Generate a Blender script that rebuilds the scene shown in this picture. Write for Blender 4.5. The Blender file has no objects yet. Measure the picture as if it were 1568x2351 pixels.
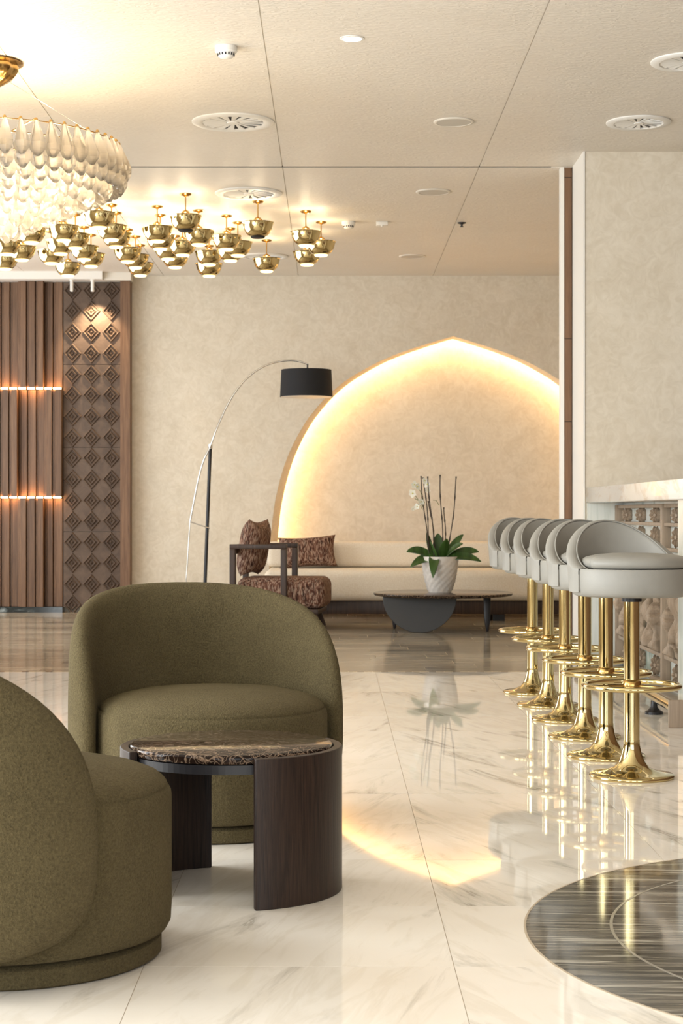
import bpy, bmesh, math, random
from math import sin, cos, pi, radians as R, sqrt
from mathutils import Vector, Matrix
random.seed(7)
scene = bpy.context.scene
col = scene.collection

# ------------------------------------------------------------------ camera, world, lights, exposure
F = 4100.0            # focal length in pixels of the 1568x2351 frame
VX, HY = 764.0, 1175.5  # vanishing point of the room's depth axis; camera is 1.0 m above the floor
cam_d = bpy.data.cameras.new('camera')
cam_d.sensor_fit = 'VERTICAL'; cam_d.sensor_height = 36.0; cam_d.sensor_width = 24.0
cam_d.lens = F / 2351 * 36.0
cam_d.shift_x = (784 - VX) / 2351
cam_d.clip_start = 0.05
cam_d.dof.use_dof = True; cam_d.dof.focus_distance = 5.6; cam_d.dof.aperture_fstop = 13
cam = bpy.data.objects.new('camera', cam_d); col.objects.link(cam)
cam.location = (0, 0, 1.0); cam.rotation_euler = (R(90), 0, 0)
scene.camera = cam

world = bpy.data.worlds.new('world'); scene.world = world; world.use_nodes = True
bg = world.node_tree.nodes['Background']
bg.inputs[0].default_value = (0.90, 0.955, 1.0, 1); bg.inputs[1].default_value = 1.5

def area(name, loc, rot, sx, sy, power, color):
    l = bpy.data.lights.new(name, 'AREA'); l.shape = 'RECTANGLE'; l.size = sx; l.size_y = sy
    l.energy = power; l.color = color
    o = bpy.data.objects.new(name, l); col.objects.link(o); o.location = loc; o.rotation_euler = rot
    return o
# daylight through the tall windows of the left side and of the front behind the camera
for wy in (0.6, 3.6, 6.6):
    area('window_daylight', (-4.4, wy, 1.75), (0, R(-90), 0), 2.7, 1.9, 185, (0.90, 0.955, 1.0))
for wx in (-2.3, 0.6, 3.2):
    area('front_daylight', (wx, -2.8, 1.8), (R(90), 0, 0), 1.8, 2.6, 55, (0.90, 0.955, 1.0))
# rear lounge: added fill light from the left, no known window behind it
area('rear_fill', (-4.3, 14.8, 1.7), (0, R(-90), 0), 2.6, 4.5, 125, (0.91, 0.96, 1.0))

scene.view_settings.view_transform = 'Standard'
scene.view_settings.look = 'None'
scene.view_settings.exposure = 0.10
scene.view_settings.gamma = 1.0
scene.view_settings.use_curve_mapping = False

# ------------------------------------------------------------------ helpers
def wx_(px, Y): return (px - VX) * Y / F
def wz_(py, Y): return 1.0 - (py - HY) * Y / F

def lin(c):
    if isinstance(c, str):
        c = [int(c[i:i+2], 16) / 255 for i in (0, 2, 4)]
    return tuple((x / 12.92 if x <= 0.04045 else ((x + 0.055) / 1.055) ** 2.4) for x in c) + (1,)

class MB:
    def __init__(s): s.v = []; s.f = []
    def add(s, vs, fs):
        b = len(s.v); s.v += [tuple(v) for v in vs]; s.f += [tuple(b + i for i in f) for f in fs]
        return s
    def box(s, x0, x1, y0, y1, z0, z1):
        return s.add([(x0,y0,z0),(x1,y0,z0),(x1,y1,z0),(x0,y1,z0),(x0,y0,z1),(x1,y0,z1),(x1,y1,z1),(x0,y1,z1)],
            [(3,2,1,0),(4,5,6,7),(0,1,5,4),(1,2,6,5),(2,3,7,6),(3,0,4,7)])
    def lathe(s, prof, n=32, c=(0,0,0), fr=None):
        vs = []; fs = []; m = len(prof)
        for i in range(n):
            a = 2*pi*i/n
            for j, (r, z) in enumerate(prof):
                k = fr(a, j) if fr else 1
                vs.append((c[0]+r*k*cos(a), c[1]+r*k*sin(a), c[2]+z))
        for i in range(n):
            i2 = (i+1) % n
            for j in range(m-1):
                fs.append((i*m+j, i2*m+j, i2*m+j+1, i*m+j+1))
        if prof[0][0] > 1e-5: fs.append(tuple(i*m for i in range(n))[::-1])
        if prof[-1][0] > 1e-5: fs.append(tuple(i*m+m-1 for i in range(n)))
        return s.add(vs, fs)
    def tube(s, pts, r, n=8, closed=False):
        pts = [Vector(p) for p in pts]; N = len(pts)
        rr = r if isinstance(r, (list, tuple)) else [r]*N
        vs = []; fs = []
        up = Vector((0,0,1)); prev = None
        for i, p in enumerate(pts):
            if closed: t = pts[(i+1)%N] - pts[i-1]
            else: t = pts[min(i+1,N-1)] - pts[max(i-1,0)]
            t.normalize()
            if prev is None:
                u = t.cross(up) if abs(t.z) < .95 else t.cross(Vector((1,0,0)))
            else:
                u = prev - t*prev.dot(t)
            u.normalize(); prev = u; w = t.cross(u)
            for k in range(n):
                a = 2*pi*k/n
                vs.append(p + (u*cos(a) + w*sin(a))*rr[i])
        M = N if closed else N-1
        for i in range(M):
            j = (i+1) % N
            for k in range(n):
                k2 = (k+1) % n
                fs.append((i*n+k, i*n+k2, j*n+k2, j*n+k))
        if not closed:
            fs.append(tuple(range(n))[::-1]); fs.append(tuple((N-1)*n+k for k in range(n)))
        return s.add(vs, fs)
    def prism(s, poly, axis, a, b):
        """extrude a 2D polygon: axis 'y' -> poly in (x,z); 'z' -> poly in (x,y); 'x' -> poly in (y,z)"""
        n = len(poly)
        def P(p, t): return {'y': (p[0], t, p[1]), 'z': (p[0], p[1], t), 'x': (t, p[0], p[1])}[axis]
        vs = [P(p, a) for p in poly] + [P(p, b) for p in poly]
        fs = [tuple(range(n))[::-1], tuple(range(n, 2*n))]
        for i in range(n):
            j = (i+1) % n
            fs.append((i, j, n+j, n+i))
        return s.add(vs, fs)
    def mesh(s, name, m, smooth=None):
        me = bpy.data.meshes.new(name); me.from_pydata(s.v, [], s.f); me.validate()
        bm = bmesh.new(); bm.from_mesh(me); bmesh.ops.recalc_face_normals(bm, faces=bm.faces); bm.to_mesh(me); bm.free()
        if m: me.materials.append(m)
        if smooth is not None:
            for p in me.polygons: p.use_smooth = True
            me.set_sharp_from_angle(angle=R(smooth))
        return me
    def build(s, name, m, parent=None, smooth=None, bevel=None, seg=2, loc=None):
        return link(name, s.mesh(name, m, smooth), parent, loc, bevel, seg)

def link(name, me, parent=None, loc=None, bevel=None, seg=2):
    o = bpy.data.objects.new(name, me); col.objects.link(o)
    if parent is not None: o.parent = parent
    if loc is not None: o.location = loc
    if bevel:
        b = o.modifiers.new('bevel', 'BEVEL'); b.width = bevel; b.segments = seg; b.limit_method = 'ANGLE'; b.angle_limit = R(40)
        for p in me.polygons: p.use_smooth = True
        me.set_sharp_from_angle(angle=R(50)) if seg < 2 else None
        if seg >= 2: b.harden_normals = False
    return o

def tag(o, label, cat, group=None):
    o['label'] = label; o['category'] = cat
    if group: o['group'] = group
    return o
def thing(name, label, cat, loc=(0,0,0), rz=0, group=None):
    o = bpy.data.objects.new(name, None); o.empty_display_size = .1; col.objects.link(o)
    o.location = loc; o.rotation_euler = (0,0,rz)
    return tag(o, label, cat, group)
def struct(o): o['kind'] = 'structure'; return o
def dup(root, loc, rz, label, scale=None):
    r = root.copy(); col.objects.link(r); r.location = loc; r.rotation_euler = (0,0,rz); r['label'] = label
    if scale: r.scale = scale
    for ch in list(root.children):
        c = ch.copy(); col.objects.link(c); c.parent = r
        for g in ch.children:
            d = g.copy(); col.objects.link(d); d.parent = c
    return r

# ------------------------------------------------------------------ materials
class Mat:
    def __init__(s, name, color='808080', rough=.5, metal=0, spec=None, **kw):
        s.m = bpy.data.materials.new(name); s.m.use_nodes = True
        s.n = s.m.node_tree.nodes; s.l = s.m.node_tree.links
        s.b = s.n['Principled BSDF']
        s.b.inputs['Base Color'].default_value = lin(color)
        s.b.inputs['Roughness'].default_value = rough
        s.b.inputs['Metallic'].default_value = metal
        if spec is not None: s.b.inputs['Specular IOR Level'].default_value = spec
        for k, v in kw.items(): s.b.inputs[k.replace('_', ' ')].default_value = v
        s.vec = None
    def coords(s, scale=(1,1,1), rot=(0,0,0), kind='Object', rnd=False):
        tc = s.n.new('ShaderNodeTexCoord'); out = tc.outputs[kind]
        if rnd:
            oi = s.n.new('ShaderNodeObjectInfo'); mu = s.n.new('ShaderNodeVectorMath'); mu.operation = 'SCALE'
            s.l.new(oi.outputs['Random'], mu.inputs['Scale']); mu.inputs[0].default_value = (37., 61., 23.)
            ad = s.n.new('ShaderNodeVectorMath'); ad.operation = 'ADD'
            s.l.new(out, ad.inputs[0]); s.l.new(mu.outputs[0], ad.inputs[1]); out = ad.outputs[0]
        mp = s.n.new('ShaderNodeMapping'); mp.vector_type = 'TEXTURE'; mp.inputs['Scale'].default_value = [1/q for q in scale]; mp.inputs['Rotation'].default_value = rot
        s.l.new(out, mp.inputs[0]); return mp.outputs[0]
    def world(s, scale=(1,1,1), rot=(0,0,0)):
        g = s.n.new('ShaderNodeNewGeometry')
        mp = s.n.new('ShaderNodeMapping'); mp.inputs['Scale'].default_value = scale; mp.inputs['Rotation'].default_value = rot
        s.l.new(g.outputs['Position'], mp.inputs[0]); return mp.outputs[0]
    def noise(s, vec, scale, detail=4, rough=.55, dist=0):
        t = s.n.new('ShaderNodeTexNoise'); t.inputs['Scale'].default_value = scale; t.inputs['Detail'].default_value = detail
        t.inputs['Roughness'].default_value = rough; t.inputs['Distortion'].default_value = dist
        if vec: s.l.new(vec, t.inputs['Vector'])
        return t.outputs['Fac']
    def ramp(s, fac, stops):
        r = s.n.new('ShaderNodeValToRGB'); e = r.color_ramp.elements
        while len(e) < len(stops): e.new(.5)
        for el, (p, c) in zip(e, stops):
            el.position = p; el.color = lin(c) if isinstance(c, str) else (c, c, c, 1)
        s.l.new(fac, r.inputs[0]); return r.outputs[0]
    def mix(s, fac, a, b, mode='MIX'):
        m = s.n.new('ShaderNodeMix'); m.data_type = 'RGBA'; m.blend_type = mode
        for v, i in ((fac, 0), (a, 6), (b, 7)):
            if isinstance(v, (int, float)): m.inputs[i].default_value = v
            elif isinstance(v, str): m.inputs[i].default_value = lin(v)
            else: s.l.new(v, m.inputs[i])
        return m.outputs[2]
    def col(s, out): s.l.new(out, s.b.inputs['Base Color']); return s
    def bump(s, h, strength=.3, dist=.01):
        b = s.n.new('ShaderNodeBump'); b.inputs['Strength'].default_value = strength; b.inputs['Distance'].default_value = dist
        s.l.new(h, b.inputs['Height']); s.l.new(b.outputs[0], s.b.inputs['Normal']); return s

def plaster():
    M = Mat('venetian_plaster', 'd8c6a6', .55, spec=.3)
    v = M.world()
    a = M.noise(v, 3.2, 6, .6, 1.2); b = M.noise(v, 11, 5, .6, 2.0)
    c1 = M.ramp(a, [(.32, 'd3c7b2'), (.68, 'e2d8c6')]); c2 = M.ramp(b, [(.35, 'cec2ad'), (.65, 'e5dccb')])
    M.col(M.mix(.45, c1, c2)); M.bump(b, .12, .01); return M.m
def ceiling_mat():
    M = Mat('ceiling_plaster', 'ddd0ba', .42, spec=.35)
    v = M.world((9, 26, 1)); w = M.noise(v, 1.6, 3, .5, 2.2)
    s2 = M.noise(M.world(), 1.1, 4, .5, .5)
    M.col(M.mix(.5, M.ramp(s2, [(.3, 'ded5c7'), (.7, 'e7e0d4')]), M.ramp(w, [(.35, 'ded5c7'), (.65, 'e6ded1')])))
    M.bump(w, .55, .010); return M.m
def marble(name, base, veins, vein_scale=(1.0, 5.5, 1), rot=R(38), rough=.028, rnd=True, amount=1, bands=None):
    M = Mat(name, base, rough, spec=.5)
    v = M.coords(vein_scale, (0, 0, rot), rnd=rnd)
    n1 = M.noise(v, 1.1, 9, .62, .7)
    n2 = M.noise(v, 2.6, 8, .62, .9)
    cl = M.noise(M.coords((1,1,1), rnd=rnd), 1.7, 4, .5, .4)
    c = M.ramp(cl, [(.3, base), (.75, bands or base)])
    f1 = M.ramp(n1, [(.56, 0.0), (.63, amount*.5), (.655, amount), (.67, amount*.3), (.74, 0.0)])
    f2 = M.ramp(n2, [(.50, 0.0), (.60, amount*.5), (.74, 0.0)])
    c = M.mix(f2, c, veins[1]); c = M.mix(f1, c, veins[0])
    M.col(c); return M.m
def wood(name, dark, light, rough=.45, axis='z', scale=1, spec=.4):
    M = Mat(name, light, rough, spec=spec)
    sc = {'z': (30*scale, 30*scale, 1.2*scale), 'x': (1.2*scale, 30*scale, 30*scale), 'y': (30*scale, 1.2*scale, 30*scale)}[axis]
    v = M.coords(sc, rnd=True); g = M.noise(v, 2.2, 6, .65, .6)
    M.col(M.ramp(g, [(.3, dark), (.7, light)])); M.bump(g, .15, .004); return M.m
def boucle():
    M = Mat('olive_boucle', '5c5035', .95, spec=.12)
    v = M.coords(); g = M.noise(v, 175, 3, .75, .1); b = M.noise(v, 5, 4, .6, .5)
    c = M.mix(.55, M.ramp(g, [(.3, '352d1d'), (.7, '7d7050')]), M.ramp(b, [(.3, '51472f'), (.7, '685d41')]))
    M.col(c); M.b.inputs['Sheen Weight'].default_value = .18; M.b.inputs['Sheen Roughness'].default_value = .45
    M.b.inputs['Sheen Tint'].default_value = lin('b0a080')
    M.bump(g, 1.0, .012); return M.m
def brass(name='polished_brass', c='cfbd8c', rough=.06):
    M = Mat(name, c, rough, 1); v = M.coords(); n = M.noise(v, 60, 3, .5)
    M.l.new(M.ramp(n, [(.3, rough*.85), (.7, rough*1.25)]), M.b.inputs['Roughness']); return M.m
def leather():
    M = Mat('grey_leather', '908c84', .48, spec=.4); v = M.coords()
    g = M.noise(v, 140, 3, .6); b = M.noise(v, 6, 3, .5)
    M.col(M.ramp(b, [(.3, '8a877f'), (.7, '96938b')])); M.bump(g, .12, .003); return M.m
def fabric_pattern():
    M = Mat('brown_woven_fabric', '6b4a3a', .85, spec=.15)
    a = M.noise(M.coords((95, 95, 22)), 1, 3, .65, .2); b = M.noise(M.coords((36, 36, 9)), 1.3, 3, .6, .4)
    c = M.mix(.5, M.ramp(a, [(.40, '33241f'), (.5, '6d4e40'), (.57, 'c2ad99')]), M.ramp(b, [(.38, '35241f'), (.5, '6d4436'), (.62, '8f6a57')]))
    M.col(c); M.bump(a, .3, .004); return M.m
def cream_fabric():
    M = Mat('cream_fabric', 'e6dac6', .9, spec=.15); g = M.noise(M.coords(), 90, 3, .6)
    M.col(M.ramp(g, [(.3, 'ded0ba'), (.7, 'ebe1d0')])); M.bump(g, .15, .003); return M.m
def emit(name, c, s):
    m = bpy.data.materials.new(name); m.use_nodes = True; n = m.node_tree.nodes; n.clear()
    e = n.new('ShaderNodeEmission'); e.inputs[0].default_value = lin(c); e.inputs[1].default_value = s
    o = n.new('ShaderNodeOutputMaterial'); m.node_tree.links.new(e.outputs[0], o.inputs[0]); return m
def drop_glass():
    m = bpy.data.materials.new('frosted_crystal'); m.use_nodes = True; n = m.node_tree.nodes; L = m.node_tree.links; n.clear()
    tr = n.new('ShaderNodeBsdfTransparent'); tr.inputs[0].default_value = (1, .985, .95, 1)
    tl = n.new('ShaderNodeBsdfTranslucent'); tl.inputs[0].default_value = (1, .96, .9, 1)
    gl = n.new('ShaderNodeBsdfGlossy'); gl.inputs['Roughness'].default_value = .05
    fr = n.new('ShaderNodeFresnel'); fr.inputs[0].default_value = 1.5
    m1 = n.new('ShaderNodeMixShader'); m1.inputs[0].default_value = .62; L.new(tr.outputs[0], m1.inputs[1]); L.new(tl.outputs[0], m1.inputs[2])
    gs = n.new('ShaderNodeBsdfGlass'); gs.inputs['IOR'].default_value = 1.35; gs.inputs['Roughness'].default_value = .03
    m3 = n.new('ShaderNodeMixShader'); m3.inputs[0].default_value = .20; L.new(m1.outputs[0], m3.inputs[1]); L.new(gs.outputs[0], m3.inputs[2])
    m2 = n.new('ShaderNodeMixShader'); L.new(fr.outputs[0], m2.inputs[0]); L.new(m3.outputs[0], m2.inputs[1]); L.new(gl.outputs[0], m2.inputs[2])
    o = n.new('ShaderNodeOutputMaterial'); L.new(m2.outputs[0], o.inputs[0]); return m
def zebra():
    M = Mat('zebra_marble', '6e675c', .07, spec=.5)
    a = M.noise(M.coords((.8, 16, 1), (0, 0, R(-3))), 1.0, 5, .65, .4)
    b = M.noise(M.coords((1.3, 30, 1), (0, 0, R(-3))), 1.0, 3, .6, .3)
    c = M.ramp(a, [(.32, '1f1d1a'), (.42, '4a453d'), (.48, '7d7568'), (.53, '35312b'), (.60, '6b6458'), (.68, 'a39b8b')])
    f = M.ramp(b, [(.57, 0.0), (.62, .85), (.67, 0.0)])
    M.col(M.mix(f, c, 'bdb6a6')); return M.m
def plank_marble():
    M = Mat('grey_brown_marble', '8d7f6c', .12, spec=.22)
    oi = M.n.new('ShaderNodeObjectInfo')
    base = M.ramp(oi.outputs['Random'], [(0, '5c5449'), (.18, '8e816f'), (.45, 'b3a48e'), (.7, 'c9bba4'), (.9, '978a77'), (1, '4c463d')])
    a = M.noise(M.coords((1.2, 9, 1), (0,0,R(6)), rnd=True), 2.0, 6, .6, .8)
    M.col(M.mix(.5, base, M.ramp(a, [(.35, '564d42'), (.5, 'a4967f'), (.65, 'd6cab3')]))); return M.m
def dark_marble():
    M = Mat('dark_emperador', '2e211a', .09, spec=.3)
    v = M.coords((1,1,1)); a = M.noise(v, 9, 6, .65, 1.2)
    nz = M.n.new('ShaderNodeTexNoise'); nz.inputs['Scale'].default_value = 7; nz.inputs['Detail'].default_value = 5; M.l.new(v, nz.inputs['Vector'])
    ad = M.n.new('ShaderNodeVectorMath'); ad.operation = 'MULTIPLY_ADD'; ad.inputs[1].default_value = (.16, .16, .16)
    M.l.new(nz.outputs['Color'], ad.inputs[0]); M.l.new(v, ad.inputs[2])
    def web(scale, w):
        vo = M.n.new('ShaderNodeTexVoronoi'); vo.feature = 'DISTANCE_TO_EDGE'; vo.inputs['Scale'].default_value = scale
        M.l.new(ad.outputs[0], vo.inputs['Vector']); return M.ramp(vo.outputs['Distance'], [(0, .9), (w, .35), (w*2.5, 0.0)])
    c = M.ramp(a, [(.3, '100b09'), (.55, '251a14'), (.78, '4a372a')])
    c = M.mix(M.mix(.25, web(24, .02), '000000'), c, '9c826b'); c = M.mix(M.mix(.5, web(55, .025), '000000'), c, 'b89f88')
    M.col(c); M.b.inputs['Specular IOR Level'].default_value = .10; return M.m
def leaf_mat():
    M = Mat('orchid_leaf', '2f4a1a', .35, spec=.5); a = M.noise(M.coords((30,2,2)), 1, 3)
    M.col(M.ramp(a, [(.3, '274013'), (.7, '44652a')])); return M.m

m_plaster = plaster(); m_ceil = ceiling_mat()
m_white_marble = marble('cream_marble', 'f3ede3', ('8f8574', 'd6cbb8'), (.9, 5.0, 1), R(74), amount=.62, bands='e9e0d2')
m_white_marble2 = marble('cream_marble_mirrored', 'f3ede3', ('7f7a69', 'd6cbb8'), (.9, 4.5, 1), R(112), amount=.72, bands='e9e0d2')
m_pale_marble = marble('pale_green_marble', 'dfe2dc', ('6f9080', 'b5c0b5'), (5.5, 1.5, .5), R(5), .12, False, .8)
m_top_marble = marble('gold_vein_marble', 'f2ebe0', ('b98a55', 'd8b78e'), (1.2, 1.0, 3.0), R(20), .1, False, .75)
m_base_marble = marble('dark_green_marble', '262c2c', ('aab4b4', '515c5c'), (2, 2, 8), 0, .1, False, .9)
m_boucle = boucle(); m_brass = brass(); m_brass2 = brass('aged_brass', 'b8955a', .2); m_leather = leather()
m_wenge = wood('wenge_wood', '0d0807', '3a2920', .42, scale=2.6)
m_oak = wood('warm_oak', '5c412e', '84644a', .5)
m_oak2 = wood('warm_oak_deep', '523a29', '785a42', .5)
m_walnut = wood('walnut_frame', '2b201a', '4b382d', .45)
m_taupe = wood('carved_taupe_wood', '8e7c69', 'ab9883', .6)
m_brownpanel = wood('brown_panel', '75553c', '8f6c4f', .5)
m_dmarble = dark_marble(); m_zebra = zebra(); m_plank = plank_marble()
m_fabric = fabric_pattern(); m_cream = cream_fabric()
m_white = Mat('white_paint', 'ece8e0', .4).m
m_offwhite = Mat('off_white_paint', 'e4ddd0', .5).m
m_metalwhite = Mat('white_metal', 'e9e6df', .35).m
m_black = Mat('black_metal', '17161a', .4).m
m_char = Mat('charcoal_stone', '3b3a39', .55).m
m_blackshade = Mat('black_fabric_shade', '1b1b1e', .85).m
m_chrome = Mat('chrome', 'c9c6c0', .15, 1).m
m_grout = Mat('pale_grout', 'b3a48e', .7).m
m_darkgap = Mat('dark_gap', '2a231d', .8).m
m_speaker = Mat('speaker_mesh', 'c6bfb2', .7).m
m_stone = None
def carved_stone():
    M = Mat('carved_brown_stone', '6f5a4a', .6, spec=.3); v = M.world()
    a = M.noise(v, 9, 6, .65, 1.0); b = M.noise(v, 26, 6, .7, 1.5)
    c = M.ramp(a, [(.3, '53443a'), (.7, '6c594a')]); f = M.ramp(b, [(.66, 0.0), (.74, .4)])
    M.col(M.mix(f, c, 'a8968a')); M.bump(b, .15, .004); return M.m
m_stone = carved_stone()
m_pot = Mat('white_ceramic', 'd9d1c7', .3).m
m_leaf = leaf_mat(); m_cane = Mat('dark_cane', '3f3022', .6).m; m_stem = Mat('green_stem', '6b7a3a', .5).m
m_petal = Mat('white_petal', 'f3f0e2', .6, Subsurface_Weight=.1).m; m_petalc = Mat('yellow_lip', 'c9c264', .5).m
m_soil = Mat('bark_soil', '4b3626', .9).m
m_glass = drop_glass()
e_led = emit('led_warm', 'ffbd78', 48.0)
e_arch = emit('arch_led', 'ffcf8e', 48.0)
e_lens = emit('pendant_lens', 'ffdca0', 3.5)
e_down = emit('downlight_glow', 'fff0d2', 8)
e_bulb = emit('bulb_glow', 'ffdfae', 16)
e_diff = emit('diffuser_glow', 'ffc27a', 2.2)

CEIL = 3.37
BACKY = 17.9
# ------------------------------------------------------------------ floor
floor = struct(MB().box(-4.6, 4.6, -3, 18.4, -.12, -.0015).build('floor', m_grout))
TW, TL, GAP = .683, .602, .0016
tile_me = MB().box(-TW/2+GAP/2, TW/2-GAP/2, -TL/2+GAP/2, TL/2-GAP/2, -.0014, 0).mesh('floor_tile', m_white_marble)
tile_me2 = MB().box(-TW/2+GAP/2, TW/2-GAP/2, -TL/2+GAP/2, TL/2-GAP/2, -.0014, 0).mesh('floor_tile', m_white_marble2)
for i in range(-6, 4):
    for k in range(-10, 12):
        link('floor_tile', tile_me if i < 0 else tile_me2, floor, (.267 + TW*(i+.5), 3.93 + TL*(k+.5), 0))
# mosaic border strip and the grey-brown plank floor beyond it
bord = MB(); bord2 = MB()
x = -3.9; q = 0
while x < 3.0:
    (bord if q % 3 else bord2).box(x+.002, x+.046, 11.158, 11.198, -.0014, 0); x += .05; q += 1
o = bord.build('mosaic_border', Mat('pale_mosaic', 'cbbb9f', .15).m, floor); o['kind'] = 'stuff'
o = bord2.build('dark_mosaic_border', Mat('dark_mosaic', '5f5546', .15).m, floor); o['kind'] = 'stuff'
MB().box(-3.9, 3.0, 11.202, 11.25, -.0014, 0).build('border_strip', Mat('border_stone', 'a09078', .1).m, floor)
plank_mes = []
for Lk in (.35, .55, .8, 1.05, 1.3):
    plank_mes.append((Lk, MB().box(-Lk/2+.002, Lk/2-.002, -.123, .123, -.0014, 0).mesh('marble_plank', m_plank)))
y = 11.375
while y < 17.85:
    x = -3.9 - random.random()*.8
    while x < 3.0:
        Lk, me = random.choice(plank_mes)
        link('marble_plank', me, floor, (x+Lk/2, y, 0)); x += Lk
    y += .25

# round striped inlay at the lower right of the photograph
inl = thing('floor_inlay', 'round grey striped marble inlay set in the cream floor at lower right', 'floor inlay', (1.545, 4.2, 0))
def ring(r0, r1, n=128, z0=.0001, z1=.0012):
    mb = MB(); vs = []; fs = []
    for i in range(n):
        a = 2*pi*i/n
        for (r, z) in ((r0, z0), (r1, z0), (r1, z1), (r0, z1)): vs.append((r*cos(a), r*sin(a), z))
    for i in range(n):
        j = (i+1) % n
        for k in range(4):
            k2 = (k+1) % 4; fs.append((i*4+k, j*4+k, j*4+k2, i*4+k2))
    mb.add(vs, fs); return mb
ring(.884, 1.084).build('stone_ring', m_zebra, inl)
MB().lathe([(0, .0001), (.876, .0001), (.876, .0012), (0, .0012)], 128).build('stone_disc', m_zebra, inl)
ring(.8765, .8835, z1=.0016).build('inlay_line', Mat('grey_inlay_line', '8f887b', .2).m, inl)
ring(1.0845, 1.09, z1=.0016).build('inlay_rim', m_grout, inl)

# ------------------------------------------------------------------ ceiling
ceil = struct(MB().box(-4.6, 4.6, -3, 18.4, CEIL+.0062, CEIL+.12).build('ceiling', m_offwhite))
XS = [-.345 + 1.3495*k for k in range(-3, 4)]
YS = [(-3, .1), (.1, 2.3), (2.3, 4.5), (4.5, 6.7), (6.7, 8.9), (8.9, 11.1), (11.1, 12.25), (12.29, 14.6), (14.6, 17.0), (17.0, 18.0)]
cache = {}
for i in range(len(XS)-1):
    for (a, b) in YS:
        w = XS[i+1]-XS[i]; d = b-a; key = (round(w,3), round(d,3))
        if key not in cache:
            cache[key] = MB().box(-w/2+.003, w/2-.003, -d/2+.001, d/2-.001, 0, .006).mesh('ceiling_panel', m_ceil)
        link('ceiling_panel', cache[key], ceil, ((XS[i]+XS[i+1])/2, (a+b)/2, CEIL))
struct(MB().box(-4.4, 1.50, 12.252, 12.288, CEIL+.001, CEIL+.006).build('trim_1', m_darkgap))

# ------------------------------------------------------------------ back wall with lit ogee niche
arch_px = [(1040, 772), (1001.6, 783), (945, 801), (888, 822), (840, 846), (801, 869), (772, 891), (747, 914), (722, 942), (703, 967), (685, 997), (671, 1024), (657, 1057), (646, 1090), (637, 1125), (630, 1159), (625, 1198), (621, 1241), (618, 1300), (617, 1404)]
half = [(wx_(px, BACKY), wz_(py, BACKY)) for px, py in arch_px]
CX = half[0][0]
def smooth_half(pts, n=3):
    out = []
    for i in range(len(pts)-1):
        p0 = pts[max(i-1,0)] if i > 0 else pts[0]; p1 = pts[i]; p2 = pts[i+1]; p3 = pts[min(i+2, len(pts)-1)]
        for k in range(n):
            t = k/n
            f = lambda a,b,c,d: .5*((2*b)+(-a+c)*t+(2*a-5*b+4*c-d)*t*t+(-a+3*b-3*c+d)*t**3)
            out.append((f(p0[0],p1[0],p2[0],p3[0]), f(p0[1],p1[1],p2[1],p3[1])))
    out.append(pts[-1]); return out
half = smooth_half(half)
arch = half[::-1] + [(2*CX - x, z) for x, z in half[1:]]          # left floor -> apex -> right floor
arch = [(x, max(z, 0.0)) for x, z in arch]
XL, XR = arch[0][0], arch[-1][0]
ND = .215                                                          # niche depth
mb = MB()
mb.box(-4.6, XL, BACKY, BACKY+.3, 0, CEIL+.1); mb.box(XR, 4.6, BACKY, BACKY+.3, 0, CEIL+.1)
for (x0, z0), (x1, z1) in zip(arch, arch[1:]):
    if x1 - x0 < 1e-6: continue
    mb.add([(x0, BACKY, z0), (x1, BACKY, z1), (x1, BACKY, CEIL+.1), (x0, BACKY, CEIL+.1)], [(0,1,2,3)])
wall_back = struct(mb.build('wall_back', m_plaster))
def shrink(p, s): return (CX + (p[0]-CX)*(1-.038*s), p[1] - .018*s*max(0, min(1, p[1]/2.7)))
inner = [shrink(p, 1) for p in arch]                              # lip of the light cove
cav = [shrink(p, -.35) for p in arch]                             # cavity behind the lip
n = len(arch); LIP = .09
mb = MB()
mb.add([(x, BACKY, z) for x, z in arch] + [(x, BACKY+LIP, z) for x, z in inner] + [(x, BACKY+LIP+.006, z) for x, z in inner] + [(x, BACKY+LIP+.006, z) for x, z in cav] + [(x, BACKY+ND, z) for x, z in cav],
       [(k*n+i, k*n+i+1, (k+1)*n+i+1, (k+1)*n+i) for k in range(4) for i in range(n-1)])
mb.build('niche_reveal', m_plaster, wall_back, smooth=40)
mb = MB()
for (x0, z0), (x1, z1) in zip(cav, cav[1:]):
    mb.add([(x0, BACKY+ND, 0), (x1, BACKY+ND, 0), (x1, BACKY+ND, z1), (x0, BACKY+ND, z0)], [(0,1,2,3)])
mb.build('niche_panel', m_plaster, wall_back)
led = [shrink(p, .30) for p in arch]
led = [(x, BACKY+LIP+.022, z) for x, z in led if z > .35]
MB().tube(led, .011, 6).build('niche_light_strip', e_arch, wall_back, smooth=60)

# side and right walls
mb = MB()
mb.box(-4.6, -4.45, 8.4, 12.3, 0, CEIL)
mb.box(-4.6, -4.45, 17.2, 17.9, 0, CEIL); mb.box(-4.6, -4.45, 12.3, 17.2, 0, .35); mb.box(-4.6, -4.45, 12.3, 17.2, 3.05, CEIL)
for (ya, yb) in ((-3, -.75), (1.95, 2.25), (4.95, 5.25), (7.95, 8.4)): mb.box(-4.6, -4.45, ya, yb, 0, CEIL)
for (ya, yb) in ((-.75, 1.95), (2.25, 4.95), (5.25, 7.95)):
    mb.box(-4.6, -4.45, ya, yb, 0, .45); mb.box(-4.6, -4.45, ya, yb, 2.9, CEIL)
struct(mb.build('wall_left', m_plaster))
mb = MB()
for (xa_, xb_) in ((-4.6, -3.3), (-1.3, -.4), (1.6, 2.2), (4.2, 4.6)): mb.box(xa_, xb_, -3.1, -2.95, 0, CEIL)
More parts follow.
